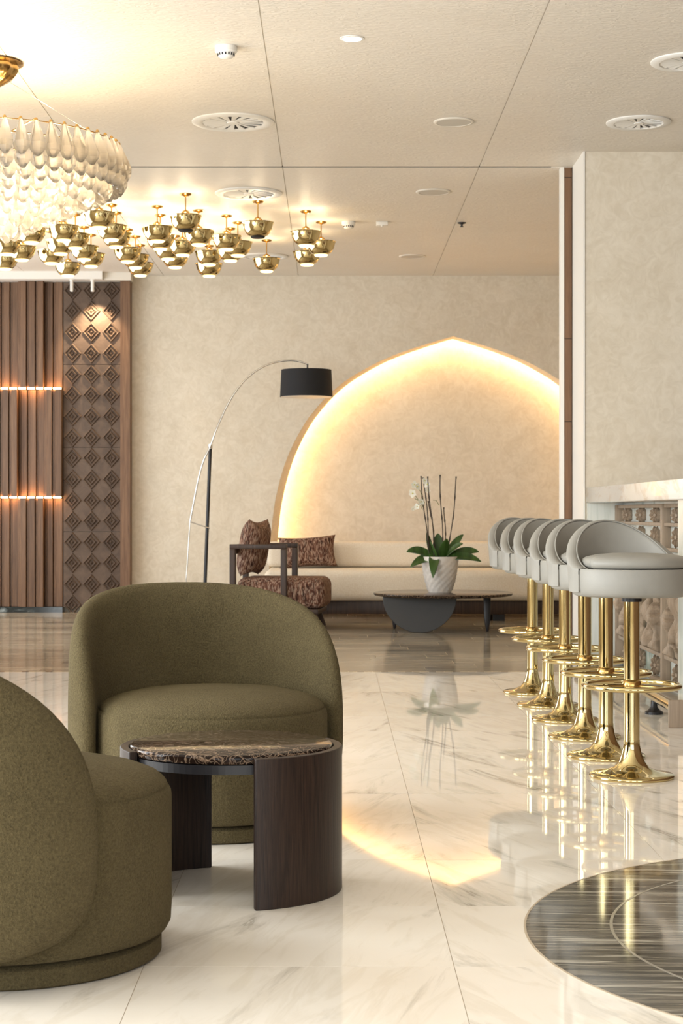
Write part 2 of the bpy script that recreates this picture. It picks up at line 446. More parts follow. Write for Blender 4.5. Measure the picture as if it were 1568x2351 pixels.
for (xa_, xb_) in ((-3.3, -1.3), (-.4, 1.6), (2.2, 4.2)):
    mb.box(xa_, xb_, -3.1, -2.95, 0, .45); mb.box(xa_, xb_, -3.1, -2.95, 3.1, CEIL)
struct(mb.build('wall_front', m_plaster))
struct(MB().box(4.4, 4.6, -2.95, 11.74, 0, CEIL).build('wall_bar', m_oak2))
# pillar wall at the bar with white reveal, and the brown end panel behind it
struct(MB().box(1.657, 4.6, 11.745, 12.26, 0, CEIL+.01).build('wall_right', m_plaster))
struct(MB().box(1.646, 1.657, 11.735, 12.265, 0, CEIL+.008).build('trim_2', m_white))
tb = struct(MB().box(1.592, 1.645, 12.29, 12.34, 0, CEIL).build('trim_3', m_brownpanel))
for zz in (.95, 1.62, 2.19, 3.3): MB().box(1.591, 1.6455, 12.2885, 12.292, zz, zz+.004).build('panel_joint', m_darkgap, tb)
struct(MB().box(1.566, 1.591, 12.28, 12.36, 0, CEIL).build('trim_4', m_white))
struct(MB().box(1.645, 4.6, 12.34, 12.5, 0, CEIL).build('wall_divider', m_plaster))
struct(MB().box(3.4, 3.5, 12.5, 17.9, 0, CEIL).build('wall_far_right', m_plaster))

# ------------------------------------------------------------------ far left: slatted wood cladding, carved panel, soffit
clad = thing('slatted_wood_cladding', 'wall cladding of warm oak slats in three tiers with glowing light lines', 'wall cladding', (0, BACKY, 0))
Z1, Z2 = wz_(892, 17.75), wz_(1142, 17.75)
edges = [-98, -78, -58, -38, -19, 0, 20.5, 40.5, 61, 81.5, 100.5, 120, 142.5]
recp = [0,0,1,1,0, 0,0,1,1,1,0,0]       # 1: proud in the top tier
ZT = 3.292; ZB = wz_(1393, 17.75)
for i in range(len(edges)-1):
    xa, xb = wx_(edges[i], 17.75)+.003, wx_(edges[i+1], 17.75)-.003
    w = xb - xa
    for t, (za, zb) in enumerate(((Z1+.012, ZT), (Z2+.012, Z1-.012), (ZB, Z2-.012))):
        proud = recp[i] if t != 1 else 1-recp[i]
        d = -.165 if proud else -.095
        mb = MB()
        # slat with a stepped profile: wide face plus a narrow side fillet
        mb.prism([(xa, -.03), (xa, d+.022), (xa+w*.22, d+.022), (xa+w*.3, d), (xb-.004, d), (xb, d+.006), (xb, -.03)], 'z', za, zb)
        mb.build('timber_slat', m_oak if (i+t) % 2 else m_oak2, clad)
    for zc in (Z1, Z2):
        MB().box(xa+.007, xb-.007, -.160, -.140, zc-.007, zc+.007).build('light_strip', e_led, clad)
MB().box(wx_(-98, 17.75), wx_(143, 17.75), -.03, -.001, ZB, ZT).build('backing_board', m_darkgap, clad)
mb = MB().box(wx_(-98, 17.75), wx_(143, 17.75), BACKY-.15, BACKY-.001, 0, ZB-.002)
struct(mb.build('baseboard_left', m_base_marble))

YP = 17.8
pan = thing('carved_panel', 'tall dark brown stone panel carved with rows of nested diamonds', 'wall panel', (0, BACKY, 0))
xa, xb = wx_(145.3, YP), wx_(277.5, YP)
zrows = [wz_(600 + yy/2.766, YP) for yy in (185, 315, 450, 585, 720, 850, 985, 1118, 1248, 1385, 1518, 1648, 1783, 1915, 2050, 2180)]
bounds = [ZT] + [wz_(600+yy/2.766, YP) for yy in (655, 1181, 1717)] + [.05]
for zt, zb in zip(bounds, bounds[1:]):
    MB().box(xa, xb, -.09, -.001, zb+.002, zt-.002).build('stone_slab', m_stone, pan)
hw, hh = .092, .104
def diamond_ring(mb, k0, k1, y0, y1, cham=.012):
    # a raised diamond frame between scales k0 (outer) and k1 (inner), sloping sides
    def P(k, y): return [(hw*k, y, 0), (0, y, hh*k), (-hw*k, y, 0), (0, y, -hh*k)]
    e = cham/hw
    loops = [P(k0, y0), P(k0-e, y1), P(k1+e, y1), P(k1, y0)]
    vs = [p for l in loops for p in l]; fs = []
    for a in range(3):
        for i in range(4):
            j = (i+1) % 4; fs.append((a*4+i, a*4+j, a*4+4+j, a*4+4+i))
    mb.add(vs, fs)
mb = MB(); diamond_ring(mb, 1.0, .70, -.0895, -.107); diamond_ring(mb, .58, .30, -.0895, -.110)
mb.add([(hw*.2,-.0895,0),(0,-.0895,hh*.2),(-hw*.2,-.0895,0),(0,-.0895,-hh*.2),(0,-.112,0)], [(0,1,4),(1,2,4),(2,3,4),(3,0,4)])
dia_me = mb.mesh('carved_diamond', m_stone)
for z in zrows:
    for px in (600, 580, 460, 705)[1:]:
        X = wx_(px/2.766, YP)
        link('carved_diamond', dia_me, pan, (X, 0, z))
struct(MB().box(wx_(278, YP), wx_(300, YP), BACKY-.17, BACKY-.001, 0, ZT).build('trim_5', m_oak))
struct(MB().box(-4.45, wx_(235, 17.6), 17.58, BACKY-.001, ZT+.002, CEIL).build('trim_6', m_white))
struct(MB().box(wx_(235, 17.6)+.002, wx_(301, 17.7), 17.66, BACKY-.001, ZT+.002, CEIL).build('trim_7', m_offwhite))
def spot(px, label, lamp):
    t = thing('track_spotlight', label, 'spotlight', (wx_(px, 17.63), 17.63, ZT+.002))
    MB().lathe([(0,0),(.022,0),(.022,-.012),(0,-.012)], 20).build('mounting_plate', m_metalwhite, t)
    MB().lathe([(0,-.012),(.017,-.012),(.017,-.115),(.012,-.118),(0,-.112)], 20).build('lamp_body', m_metalwhite, t, smooth=40)
    if lamp:
        l = bpy.data.lights.new('spot_beam', 'SPOT'); l.energy = 85; l.spot_size = R(92); l.spot_blend = .8; l.color = (1,.78,.52); l.shadow_soft_size = .02
        o = bpy.data.objects.new('spot_beam', l); col.objects.link(o); o.parent = t; o.location = (0.01, 0, -.125)
        d = Vector((.015, .14, -.50)); o.rotation_euler = d.to_track_quat('-Z', 'Y').to_euler()
spot(164.5, 'left one of two slim white spotlights under the soffit', False)
spot(212.5, 'right one of two slim white spotlights, lighting the carved panel', True)

# ------------------------------------------------------------------ lounge chairs
def make_lounge(loc, rz, label):
    t = thing('lounge_chair', label, 'armchair', loc, rz, 'olive tub chairs')
    MB().lathe([(0,0),(.335,0),(.345,.006),(.345,.042),(.335,.05),(0,.05)], 96).build('plinth', m_boucle, t, smooth=50)
    pr = [(0,.053),(.335,.053),(.358,.06),(.366,.075),(.368,.11),(.368,.352),(.366,.366),(.3605,.375),(.3570,.3775),(.3570,.3795),(.3575,.382),(.352,.390),(.338,.402),(.30,.417),(.24,.43),(.16,.438),(.08,.442),(0,.443)]
    MB().lathe(pr, 96).build('seat', m_boucle, t, smooth=60)
    A = R(97); zc = .325; hu = .435; hl = .265; nu, nl = 2.35, 4.0; Rm = .410; T = .049
    rhos = [0, .2, .4, .55, .68, .78, .85, .9, .935, .96, .98, .992, 1.0]
    NT = 96; vs = []; fs = []
    def pt(rho, th, side):
        c, s = cos(th), sin(th); n_ = nu if s >= 0 else nl
        u = math.copysign(abs(c)**(2/n_), c)*rho; v = math.copysign(abs(s)**(2/n_), s)*rho
        al = A*u; z = zc + (hu if s >= 0 else hl)*v
        h = T*sqrt(max(0, 1-rho**9))
        lean = .035*max(0, (z-.4)/.36)**1.5*cos(min(abs(al), pi/2))
        # the pad hugs the seat: its inner face may not cut into the seat cylinder
        r = Rm + side*h + lean
        return (-r*cos(al), r*sin(al), z)
    M_ = len(rhos)
    for side in (1, -1):
        b = len(vs)
        for rho in rhos[:-1] if side == -1 else rhos:
            for k in range(NT): vs.append(pt(rho, 2*pi*k/NT, side))
        cnt = M_ if side == 1 else M_-1
        for i in range(1 if False else 0, cnt-1):
            for k in range(NT):
                k2 = (k+1) % NT; q = (b+i*NT+k, b+i*NT+k2, b+(i+1)*NT+k2, b+(i+1)*NT+k)
                if i == 0: fs.append((b, q[2], q[3]))
                else: fs.append(q)
        if side == -1:
            for k in range(NT):
                k2 = (k+1) % NT
                fs.append((b+(M_-2)*NT+k, b+(M_-2)*NT+k2, (M_-1)*NT+k2, (M_-1)*NT+k))
    me_b = MB().add(vs, fs)
    o = me_b.build('backrest', m_boucle, t, smooth=80)
    bm = bmesh.new(); bm.from_mesh(o.data); bmesh.ops.delete(bm, geom=[v for v in bm.verts if not v.link_faces], context='VERTS')
    bmesh.ops.recalc_face_normals(bm, faces=bm.faces); bm.to_mesh(o.data); bm.free()
    return t
chair1 = make_lounge((-.385, 5.70, 0), R(-70), 'olive green boucle tub chair facing the camera behind the round table')
chair2 = dup(chair1, (-.735, 4.055, 0), R(29.5), 'olive green boucle tub chair seen from behind, cut off by the left edge')

# ------------------------------------------------------------------ round table
tab = thing('round_table', 'low round side table with dark marble top on two curved wenge panels', 'table', (-.27, 4.76, 0))
MB().lathe([(0,.362),(.262,.362),(.268,.365),(.2695,.370),(.2695,.381),(.267,.385),(.262,.387),(0,.387)], 96).build('marble_top', m_dmarble, tab, smooth=40)
MB().lathe([(0,.338),(.268,.338),(.268,.3615),(0,.3615)], 96).build('apron', m_black, tab)
for a0 in (-75, 105):
    mb = MB(); N = 40; ro, ri = .295, .2715; vs = []; fs = []
    for i in range(N+1):
        a = R(a0 + 105*i/N)
        for r, z in ((ri, 0), (ro, 0), (ro, .380), (ri, .380)): vs.append((r*cos(a), r*sin(a), z))
    for i in range(N):
        for k in range(4):
            k2 = (k+1) % 4; fs.append((i*4+k, (i+1)*4+k, (i+1)*4+k2, i*4+k2))
    fs.append((0,1,2,3)); fs.append(tuple(N*4+k for k in range(4)))
    mb.add(vs, fs); mb.build('curved_leg', m_wenge, tab, smooth=30, bevel=.0025)

# ------------------------------------------------------------------ bar stools
def make_stool(loc, rz, label):
    t = thing('bar_stool', label, 'bar stool', loc, rz, 'grey bar stools along the counter')
    MB().lathe([(0,0),(.157,0),(.160,.004),(.160,.009),(.155,.014),(.13,.017),(.095,.024),(.066,.038),(.049,.06),(.039,.086),(.033,.11),(.0305,.125),(.0305,.14),(0,.14)], 64).build('base', m_brass, t, smooth=50)
    MB().lathe([(.0295,.125),(.0295,.662)], 40).build('pole', m_brass, t, smooth=60)
    mb = MB(); Rr = .178
    mb.tube([(Rr*cos(2*pi*i/72), Rr*sin(2*pi*i/72), 0.345) for i in range(72)], .0105, 12, True)
    o = mb.build('foot_ring', m_brass, t, smooth=80)
    sp = MB()
    for k in range(3):
        a = 2*pi*k/3 + .5
        sp.tube([(.03*cos(a), .03*sin(a), .345), (.175*cos(a), .175*sin(a), .345)], .006, 8)
    sp.build('ring_spokes', m_brass2, o, smooth=80)
    MB().lathe([(.0297,.325),(.036,.328),(.037,.34),(.037,.352),(.0335,.362),(.0297,.366)], 32).build('ring_collar', m_brass2, t, smooth=50)
    MB().lathe([(0,.662),(.038,.662),(.038,.676),(.05,.678),(.05,.684),(0,.684)], 32).build('swivel_collar', m_black, t, smooth=40)
    MB().lathe([(0,.684),(.205,.684),(.220,.690),(.226,.702),(.2285,.72),(.230,.781),(.226,.788),(.15,.7885),(0,.7885)], 72).build('seat_base', m_leather, t, smooth=50)
    A = R(97)
    def cr(a):
        d = abs((a+pi) % (2*pi) - pi)                # angle from the front
        k = min(1, max(0, (d - R(66))/R(14))); k = k*k*(3-2*k)
        return (.2265*(1-k) + .189*k)
    prof = [(0,.790),(.93,.790),(.985,.796),(1.0,.806),(.995,.816),(.97,.824),(.9,.832),(.7,.840),(.4,.845),(0,.846)]
    vs = []; fs = []; N = 96; m = len(prof)
    for i in range(N):
        a = 2*pi*i/N
        for q, z in prof: vs.append((q*cr(a)*cos(a), q*cr(a)*sin(a), z))
    for i in range(N):
        j = (i+1) % N
        for k in range(m-1): fs.append((i*m+k, j*m+k, j*m+k+1, i*m+k+1))
    MB().add(vs, fs).build('seat_cushion', m_leather, t, smooth=60)
    NB = 72; vs = []; fs = []; path = []; path2 = []
    ro, ri = .2345, .190
    for i in range(NB+1):
        al = -A + 2*A*i/NB
        q = cos(min(abs(al)/A, 1)*pi/2)
        zt = .792 + .178*max(q, 0)**1.55
        lean = .020*max(q, 0)
        sec = [(ro, .700), (ro+lean*.6, .79)]
        for k in range(9):
            g = pi*k/8
            sec.append(((ro+ri)/2 + (ro-ri)/2*cos(g) + lean, max(zt-.018, .77) + .018*sin(g)))
        sec += [(ri+lean*.4, .79), (ri+.0, .76)]
        for r, z in sec: vs.append((-r*cos(al), r*sin(al), z))
        path.append((-(ri+lean+.004)*cos(al), (ri+lean+.004)*sin(al), zt-.004))
    S = len(sec)
    for i in range(NB):
        for k in range(S-1): fs.append((i*S+k, (i+1)*S+k, (i+1)*S+k+1, i*S+k+1))
        fs.append((i*S+S-1, (i+1)*S+S-1, (i+1)*S, i*S))
    fs.append(tuple(range(S))); fs.append(tuple(NB*S+k for k in range(S)))
    b = MB().add(vs, fs).build('backrest', m_leather, t, smooth=60, bevel=.006)
    MB().tube(path, .0035, 6).build('piping', m_leather, b, smooth=80)
    return t
stool_pos = [(1.128, 6.74, -73), (1.115, 7.29, -70), (1.117, 7.92, -72), (1.115, 8.58, -66), (1.111, 9.22, -70), (1.103, 9.87, -68)]
slabels = ['grey leather bar stool with brass pedestal, nearest of the six', 'second grey bar stool on brass pedestal counting from the camera', 'third grey bar stool on brass pedestal counting from the camera',
           'third grey bar stool from the far end of the row', 'second grey bar stool from the far end of the row', 'farthest grey bar stool of the row, nearest the cream sofa']
st0 = None
for (X, Y, a), lb in zip(stool_pos, slabels):
    if st0 is None: st0 = make_stool((X, Y, 0), R(a), lb)
    else: dup(st0, (X, Y, 0), R(a), lb)

# ------------------------------------------------------------------ bar
ct = MB().box(1.664, 2.35, 7.2, 11.744, 1.060, 1.160).build('bar_countertop', m_top_marble, bevel=.006)
tag(ct, 'thick cream marble bar top with golden veins', 'countertop')
bar = thing('bar', 'bar front of carved taupe wood screens over pale marble', 'bar', (1.86, 8.75, 0))
MB().box(.04, .10, 0, 2.95, .0, 1.059).build('marble_backing', m_pale_marble, bar)
MB().box(-.19, .12, 2.955, 2.992, 0, 1.059).build('end_slab', m_pale_marble, bar)
MB().box(-.17, .30, -.25, -.004, 0, 1.059).build('end_pier', m_pale_marble, bar)
for yy in (.02, 1.31, 2.93):
    MB().box(-.012, .04, yy-.025, yy+.025, .02, 1.045).build('post', m_taupe, bar, bevel=.004)
for zz, h in ((1.035, .022), (.93, .02), (.79, .02), (.186, .022), (.035, .025)):
    for (ya, yb) in ((.046, 1.284), (1.336, 2.904)):
        MB().box(.0, .036, ya, yb, zz-h/2, zz+h/2).build('rail', m_taupe, bar, bevel=.003)
def rosette(ry, rz, dx):
    mb = MB(); vs = []; fs = []; N = 40; rings_ = [(0,1.0),(.18,1.0),(.3,.72),(.5,.98),(.72,.86),(.88,.62),(1.0,0)]
    for i in range(N):
        a = 2*pi*i/N
        for q, h in rings_:
            k = 1 + (.09*cos(10*a) if q > .4 else .0)
            hh_ = h*(1 + (.18*cos(10*a) if .2 < q < .95 else 0))
            vs.append((-dx*hh_, ry*q*k*cos(a), rz*q*k*sin(a)))
    m = len(rings_)
    for i in range(N):
        j = (i+1) % N
        for k in range(m-1): fs.append((i*m+k, j*m+k, j*m+k+1, i*m+k+1))
    return mb.add(vs, fs).mesh('carved_rosette', m_taupe, 50)
ros1 = rosette(.042, .047, .026); ros2 = rosette(.034, .056, .026); ros3 = rosette(.036, .058, .026)
def figure(seed):
    rnd = random.Random(seed); N = 20; H = .56; prof = []; z = 0; K = 26
    offs = [rnd.uniform(-.02, .02) for _ in range(K+1)]
    vs = []; fs = []
    for k in range(K+1):
        t = k/K; r = .034 + .022*abs(sin(t*pi*3.2+seed)) + .012*sin(t*17+seed*2)
        if k in (0, K): r *= .35
        for i in range(N):
            a = 2*pi*i/N; w = 1+.2*sin(3*a + t*9 + seed)
            vs.append((-.005 + r*.85*w*cos(a), offs[k]*1.6 + r*1.0*w*sin(a), H*t))
    for k in range(K):
        for i in range(N):
            j = (i+1) % N; fs.append((k*N+i, k*N+j, (k+1)*N+j, (k+1)*N+i))
    fs.append(tuple(range(N))); fs.append(tuple(K*N+i for i in range(N)))
    return MB().add(vs, fs).mesh('carved_foliage', m_taupe, 60)
figs = [figure(s) for s in (1, 2.3, 3.7)]
for q, Yw in enumerate((11.36, 10.86, 10.37, 9.72, 9.32, 8.98)):
    ly = Yw - 8.75
    for rm, dy, rz_ in ((ros1, 0, .982), (ros2, .02, .86), (ros3, 0, .112)):
        link('carved_rosette', rm, bar, (.020, ly+dy, rz_)).rotation_euler = (0, 0, R(52))
    link('carved_foliage', figs[q % 3], bar, (-.0, ly+.03, .206))
    link('carved_foliage', figs[(q+1) % 3], bar, (-.0, ly-.16, .206))
rail = thing('foot_rail', 'brass foot rail on black feet at the base of the bar', 'foot rail', (1.59, 8.29, 0))
MB().tube([(0,0,.09), (0,3.3,.09)], .026, 20).build('rail_tube', m_brass, rail, smooth=50)
MB().box(-.034, .10, -.02, -.001, 0, .128).build('end_bracket', m_taupe, rail, bevel=.003)
for yy in (.55, 1.9, 3.1):
    MB().lathe([(0,0),(.045,0),(.045,.012),(.03,.02),(.018,.035),(.016,.066),(0,.066)], 24).build('rail_foot', m_black, rail, smooth=40, loc=(0, yy, 0))

# ------------------------------------------------------------------ sofa and rear lounge
sofa = thing('sofa', 'long cream upholstered sofa under the glowing arch', 'sofa', (1.15, 16.75, 0))
SL = 1.78
MB().box(-SL, SL, -.42, .60, .185, .47).build('seat', m_cream, sofa, bevel=.07, seg=6)
MB().box(-SL, SL, .30, .62, .472, .715).build('backrest', m_cream, sofa, bevel=.055, seg=6)
MB().box(-SL+.03, SL-.03, -.34, .58, .06, .184).build('base', m_walnut, sofa, bevel=.004)
for sx in (-1.5, -.45, .38, 1.5):
    for sy in (-.24, .5):
        MB().box(sx-.055, sx+.055, sy-.05, sy+.05, 0, .059).build('foot', m_black, sofa)
struct(MB().box(-2.05, 3.4, BACKY-.02, BACKY-.001, 0, .07).build('baseboard_back', m_dmarble))

def pillow_mesh(w, h, t, name='cushion'):
    N = 22; vs = []; fs = []
    for side in (1, -1):
        for i in range(N+1):
            for j in range(N+1):
                u = -1+2*i/N; v = -1+2*j/N
                th = t*(max(0,1-u**4)**.6)*(max(0,1-v**4)**.6)
                xx = w*u*(1-.10*(1-v*v)*abs(u)); zz = h*v*(1-.12*(1-u*u)*abs(v))
                vs.append((xx, side*th, zz))
    M_ = (N+1)**2
    for s_ in (0, 1):
        for i in range(N):
            for j in range(N):
                a = s_*M_+i*(N+1)+j; q = (a, a+1, a+N+2, a+N+1); fs.append(q if s_ else q[::-1])
    mb = MB().add(vs, fs); me = mb.mesh(name, m_fabric, 80)
    bm = bmesh.new(); bm.from_mesh(me); bmesh.ops.remove_doubles(bm, verts=bm.verts, dist=1e-5); bmesh.ops.recalc_face_normals(bm, faces=bm.faces); bm.to_mesh(me); bm.free()
    return me
o = link('throw_pillow', pillow_mesh(.275, .155, .075)); o.location = (wx_(706, 16.85), 16.88, .622); o.rotation_euler = (R(-14), R(-3), R(4))
tag(o, 'brown woven lumbar pillow lying on the cream sofa', 'pillow')

# armchair in brown fabric with dark wooden frame
ac = thing('wood_frame_armchair', 'brown woven fabric armchair with square dark wooden arm frames', 'armchair', (-.425, 15.5, 0), R(-7))
bx = MB
bx().box(-.37, .39, -.29, .29, .175, .44).build('seat', m_fabric, ac, bevel=.075, seg=6)
for s in (-1, 1):
    y0, y1 = (-.352, -.298) if s < 0 else (.298, .352)
    bx().box(-.415, .075, y0, y1, .685, .725).build('armrest', m_walnut, ac, bevel=.004)
    bx().box(-.415, -.365, y0, y1, .13, .684).build('post', m_walnut, ac, bevel=.004)
    bx().box(.025, .075, y0, y1, .13, .684).build('post', m_walnut, ac, bevel=.004)
bx().box(-.415, -.375, -.297, .297, .64, .72).build('back_rail', m_walnut, ac, bevel=.004)
bx().box(-.415, .34, -.297, .297, .13, .172).build('seat_frame', m_walnut, ac, bevel=.004)
for sx in (-.34, .27):
    for sy in (-.24, .24):
        ex, ey = (.05 if sx > 0 else -.03), (.03 if sy > 0 else -.03)
        MB().tube([(sx, sy, .13), (sx+ex, sy+ey, 0)], [.028, .016], 12).build('leg', m_walnut, ac, smooth=50)
o = link('back_cushion', pillow_mesh(.25, .25, .10)); tag(o, 'square brown woven back cushion standing on the wooden armchair', 'cushion')
o.location = (-.685, 15.52, .693); o.rotation_euler = (R(-10), 0, R(-90-16))

# coffee table
cf = thing('coffee_table', 'low round dark stone coffee table on a half disc slab and slim legs', 'table', (.926, 15.0, 0))
MB().lathe([(0,.297),(.55,.297),(.575,.303),(.585,.315),(.583,.323),(.575,.326),(0,.326)], 96).build('table_top', m_dmarble, cf, smooth=40)
poly = [(-.305, .296)] + [(-.305*cos(pi*i/32), .296-.296*sin(pi*i/32)) for i in range(1, 32)] + [(.305, .296)]
o = MB().prism(poly, 'y', -.04, .04).build('half_disc_leg', m_char, cf, smooth=30, bevel=.005); o.location = (-.205, -.2, 0); o.rotation_euler = (0,0,R(-4))
for (lx, ly) in ((.365, -.05), (-.40, .30)):
    MB().prism([(-.03,.296),(.03,.296),(.028,.12),(.014,0),(-.008,0),(-.026,.12)], 'y', -.02, .02).build('tapered_leg', m_black, cf, bevel=.004, loc=(lx, ly, 0))

# potted orchid
orc = thing('potted_orchid', 'white ceramic pot with an orchid on dark canes, on the coffee table', 'plant', (wx_(1010, 15.0), 15.0, .3265))
NR, NS = 26, 56; vs = []; fs = []
prof_pot = []
for k in range(NR+1):
    t = k/NR; r = .094 + .058*(1-(1-t)**2.0)
    prof_pot.append((r, .30*t))
for k, (r, z) in enumerate(prof_pot):
    for i in range(NS):
        a = 2*pi*i/NS
        d = abs(sin(7*a + k*.62)) * abs(sin(7*a - k*.62))
        rr = r + (.010*(d-.35) if 1 < k < NR-2 else 0)
        vs.append((rr*cos(a), rr*sin(a), z))
b0 = len(vs)
for (r, z) in ((.142, .30), (.135, .265)):
    for i in range(NS): vs.append((r*cos(2*pi*i/NS), r*sin(2*pi*i/NS), z))
tot = NR+3
for k in range(tot-1):
    for i in range(NS):
        j = (i+1) % NS; fs.append((k*NS+i, k*NS+j, (k+1)*NS+j, (k+1)*NS+i))
fs.append(tuple(range(NS))[::-1])
MB().add(vs, fs).build('pot', m_pot, orc, smooth=50)
MB().lathe([(0,.255),(.134,.255),(.134,.266),(.08,.272),(0,.274)], 32).build('soil', m_soil, orc, smooth=50)
def leaf(L, w, az, up, droop, base=(0,0,.27)):
    roll = R(42) * (1 if cos(az) > 0 else -1) * (1 if abs(sin(az)) < .9 else .2)
    N = 12; vs = []; fs = []
    for i in range(N+1):
        t = i/N; s_ = L*t; x = s_*cos(up)*(1-.15*t*t*droop); z = s_*sin(up) - droop*L*t*t*.55
        ww = w*(sin(pi*min(1, .12+t*.88))**.7) if t < .999 else .002
        for q, dz in ((-1, .38), (-.5, .10), (0, 0), (.5, .10), (1, .38)):
            cr_, sr_ = cos(roll), sin(roll)
            vs.append((x, (q*cr_ - dz*sr_)*ww, z + (q*sr_ + dz*cr_)*ww))
    K = len(vs)
    vs += [(a, b, c-.004) for a, b, c in vs]
    for i in range(N):
        for k in range(4):
            a = i*5+k; fs.append((a, a+1, a+6, a+5)); fs.append((K+a, K+a+5, K+a+6, K+a+1))
    edge = [i*5 for i in range(N+1)] + [N*5+k for k in range(1,5)] + [i*5+4 for i in range(N-1,-1,-1)] + [3,2,1]
    for i in range(len(edge)):
        a, b = edge[i], edge[(i+1) % len(edge)]; fs.append((a, b, K+b, K+a))
    ca, sa = cos(az), sin(az)
    vs = [(base[0]+x*ca-y*sa, base[1]+x*sa+y*ca, base[2]+z) for x, y, z in vs]
    MB().add(vs, fs).build('leaf', m_leaf, orc, smooth=60)
for a in ((.33, .050, R(183), R(33), .62, (-.03,0,.275)), (.27, .046, R(200), R(8), .7, (-.03,-.03,.28)), (.21, .044, R(262), R(8), 1.6, (-.05,-.08,.285)),
          (.26, .046, R(150), R(74), .15, (-.05,.02,.27)), (.24, .046, R(95), R(80), .1, (-.01,.02,.27)), (.32, .046, R(18), R(52), .22, (.02,0,.27)),
          (.28, .046, R(-25), R(46), .4, (.02,-.02,.27)), (.34, .050, R(2), R(28), .50, (.05,-.01,.275)), (.33, .044, R(-10), R(14), .55, (.05,-.04,.28)), (.23, .044, R(-75), R(66), .3, (.02,-.04,.27)),
          (.24, .042, R(60), R(64), .3, (.02,.03,.27)), (.2, .042, R(215), R(68), .2, (-.03,-.04,.27))):
    leaf(*a)
def P_orc(px, py, dy=0): return ((px - 1010)*15/F, dy, wz_(py, 15.0) - .3265)
for (b, tp, dy) in (((986,1270),(966,1093),0), ((990,1270),(973,1096),.03), ((998,1270),(982,1094),-.03), ((1003,1270),(985,1150),.02), ((1017,1275),(1011,1090),.02), ((1022,1275),(1020,1165),-.02), ((1028,1275),(1049,1094),.0)):
    p0 = Vector(P_orc(*b, dy)); p1 = Vector(P_orc(*tp, dy)); p0.z = .268; pts = []; rr = []
    for k in range(25):
        t = k/24; pts.append(p0.lerp(p1, t) + Vector((.006*sin(t*7+b[0]), 0, 0))); rr.append(.0042 if k % 6 else .0072)
    MB().tube(pts, rr, 8).build('cane', m_cane, orc, smooth=60)
for (ax, ay, ex, ey) in ((970,1170,945,1128),(972,1165,952,1145),(975,1155,955,1113),(994,1148,1008,1160),(976,1160,948,1165)):
    p0 = Vector(P_orc(ax, ay)); p1 = Vector(P_orc(ex, ey, -.01)); mid = p0.lerp(p1, .5) + Vector((0,0,.02))
    MB().tube([p0, mid, p1], .0025, 6).build('flower_stem', m_stem, orc, smooth=60)
def flower(px, py, s, tilt, az):
    c = Vector(P_orc(px, py, -.02)); mb = MB()
    for k in range(5):
        a = 2*pi*k/5 + tilt; L = s*(1 if k % 2 else .85); w = L*.42
        loop = [(0,0)] + [(L*t, w*sin(pi*t)**.8) for t in (.25,.5,.75)] + [(L,0)] + [(L*t, -w*sin(pi*t)**.8) for t in (.75,.5,.25)]
        vs = []
        for off in (0, .003):
            for (u, v) in loop:
                x = u*cos(a)-v*sin(a); z = u*sin(a)+v*cos(a); y = -.25*u*u/s + off
                vs.append((c.x + x*cos(az)-y*sin(az), c.y + x*sin(az)+y*cos(az), c.z + z))
        n_ = len(loop)
        fs = [tuple(range(n_)), tuple(range(n_, 2*n_))[::-1]] + [(i, (i+1) % n_, n_+(i+1) % n_, n_+i) for i in range(n_)]
        mb.add(vs, fs)
    f = mb.build('flower', m_petal, orc, smooth=60)
    MB().lathe([(0,-s*.18),(s*.14,-s*.1),(s*.18,0),(s*.12,s*.14),(0,s*.18)], 10, (c.x, c.y-.012, c.z)).build('lip', m_petalc, f, smooth=60)
for a in ((951,1113,.036,.3,.2), (947,1133,.040,.9,-.2), (958,1117,.034,1.4,.6), (981,1112,.036,.2,-.5), (975,1104,.03,.7,.3), (966,1152,.034,1.9,.4), (957,1163,.03,.5,-.4), (982,1126,.03,1.1,.1), (948,1168,.022,.1,.2)):
    flower(*a)

# arc floor lamp
LY = 16.9
lamp = thing('floor_lamp', 'tall arc floor lamp with black pole and black drum shade by the arch', 'lamp', (wx_(468, LY), LY, 0))
lx0 = lamp.location.x
def PL(px, py, dy=0): return (wx_(px, LY) - lx0, dy, wz_(py, LY))
MB().lathe([(0,0),(.17,0),(.172,.005),(.172,.02),(.165,.026),(0,.026)], 48).build('base', m_black, lamp, smooth=40)
MB().tube([(0,0,.026), PL(483, 1024)], .0165, 16).build('pole', m_black, lamp, smooth=60)
MB().tube([Vector(PL(483,1030)), Vector(PL(483,1020))], .021, 16).build('pole_clamp', m_chrome, lamp, smooth=60)
def spl(pts, n=6):
    pts = [Vector(p) for p in pts]; out = []
    for i in range(len(pts)-1):
        p0 = pts[max(i-1,0)]; p1 = pts[i]; p2 = pts[i+1]; p3 = pts[min(i+2,len(pts)-1)]
        for k in range(n):
            t = k/n
            out.append(.5*((2*p1)+(-p0+p2)*t+(2*p0-5*p1+4*p2-p3)*t*t+(-p0+3*p1-3*p2+p3)*t**3))
    out.append(pts[-1]); return out
armp = [(437,1198),(446,1150),(456,1100),(468,1058),(483,1026),(500,980),(524,928),(550,888),(578,860),(610,840),(640,831),(668,828),(690,831),(706,837)]
MB().tube(spl([PL(*p, -.035) for p in armp]), .0085, 10).build('arc_arm', m_chrome, lamp, smooth=60)
MB().tube([PL(437,1198,-.035), PL(482,1213,-.02)], .006, 8).build('strut', m_chrome, lamp, smooth=60)
MB().tube(spl([PL(*p, -.03) for p in ((437,1198),(434,1240),(431,1290),(428,1340),(432,1400),(450,1414))]), .005, 8).build('cord', m_chrome, lamp, smooth=60)
sc_ = PL(703.5, 912, -.035)
sh_h = wz_(850, LY) - wz_(912, LY); r0 = 60.5*LY/F; r1 = 57.5*LY/F
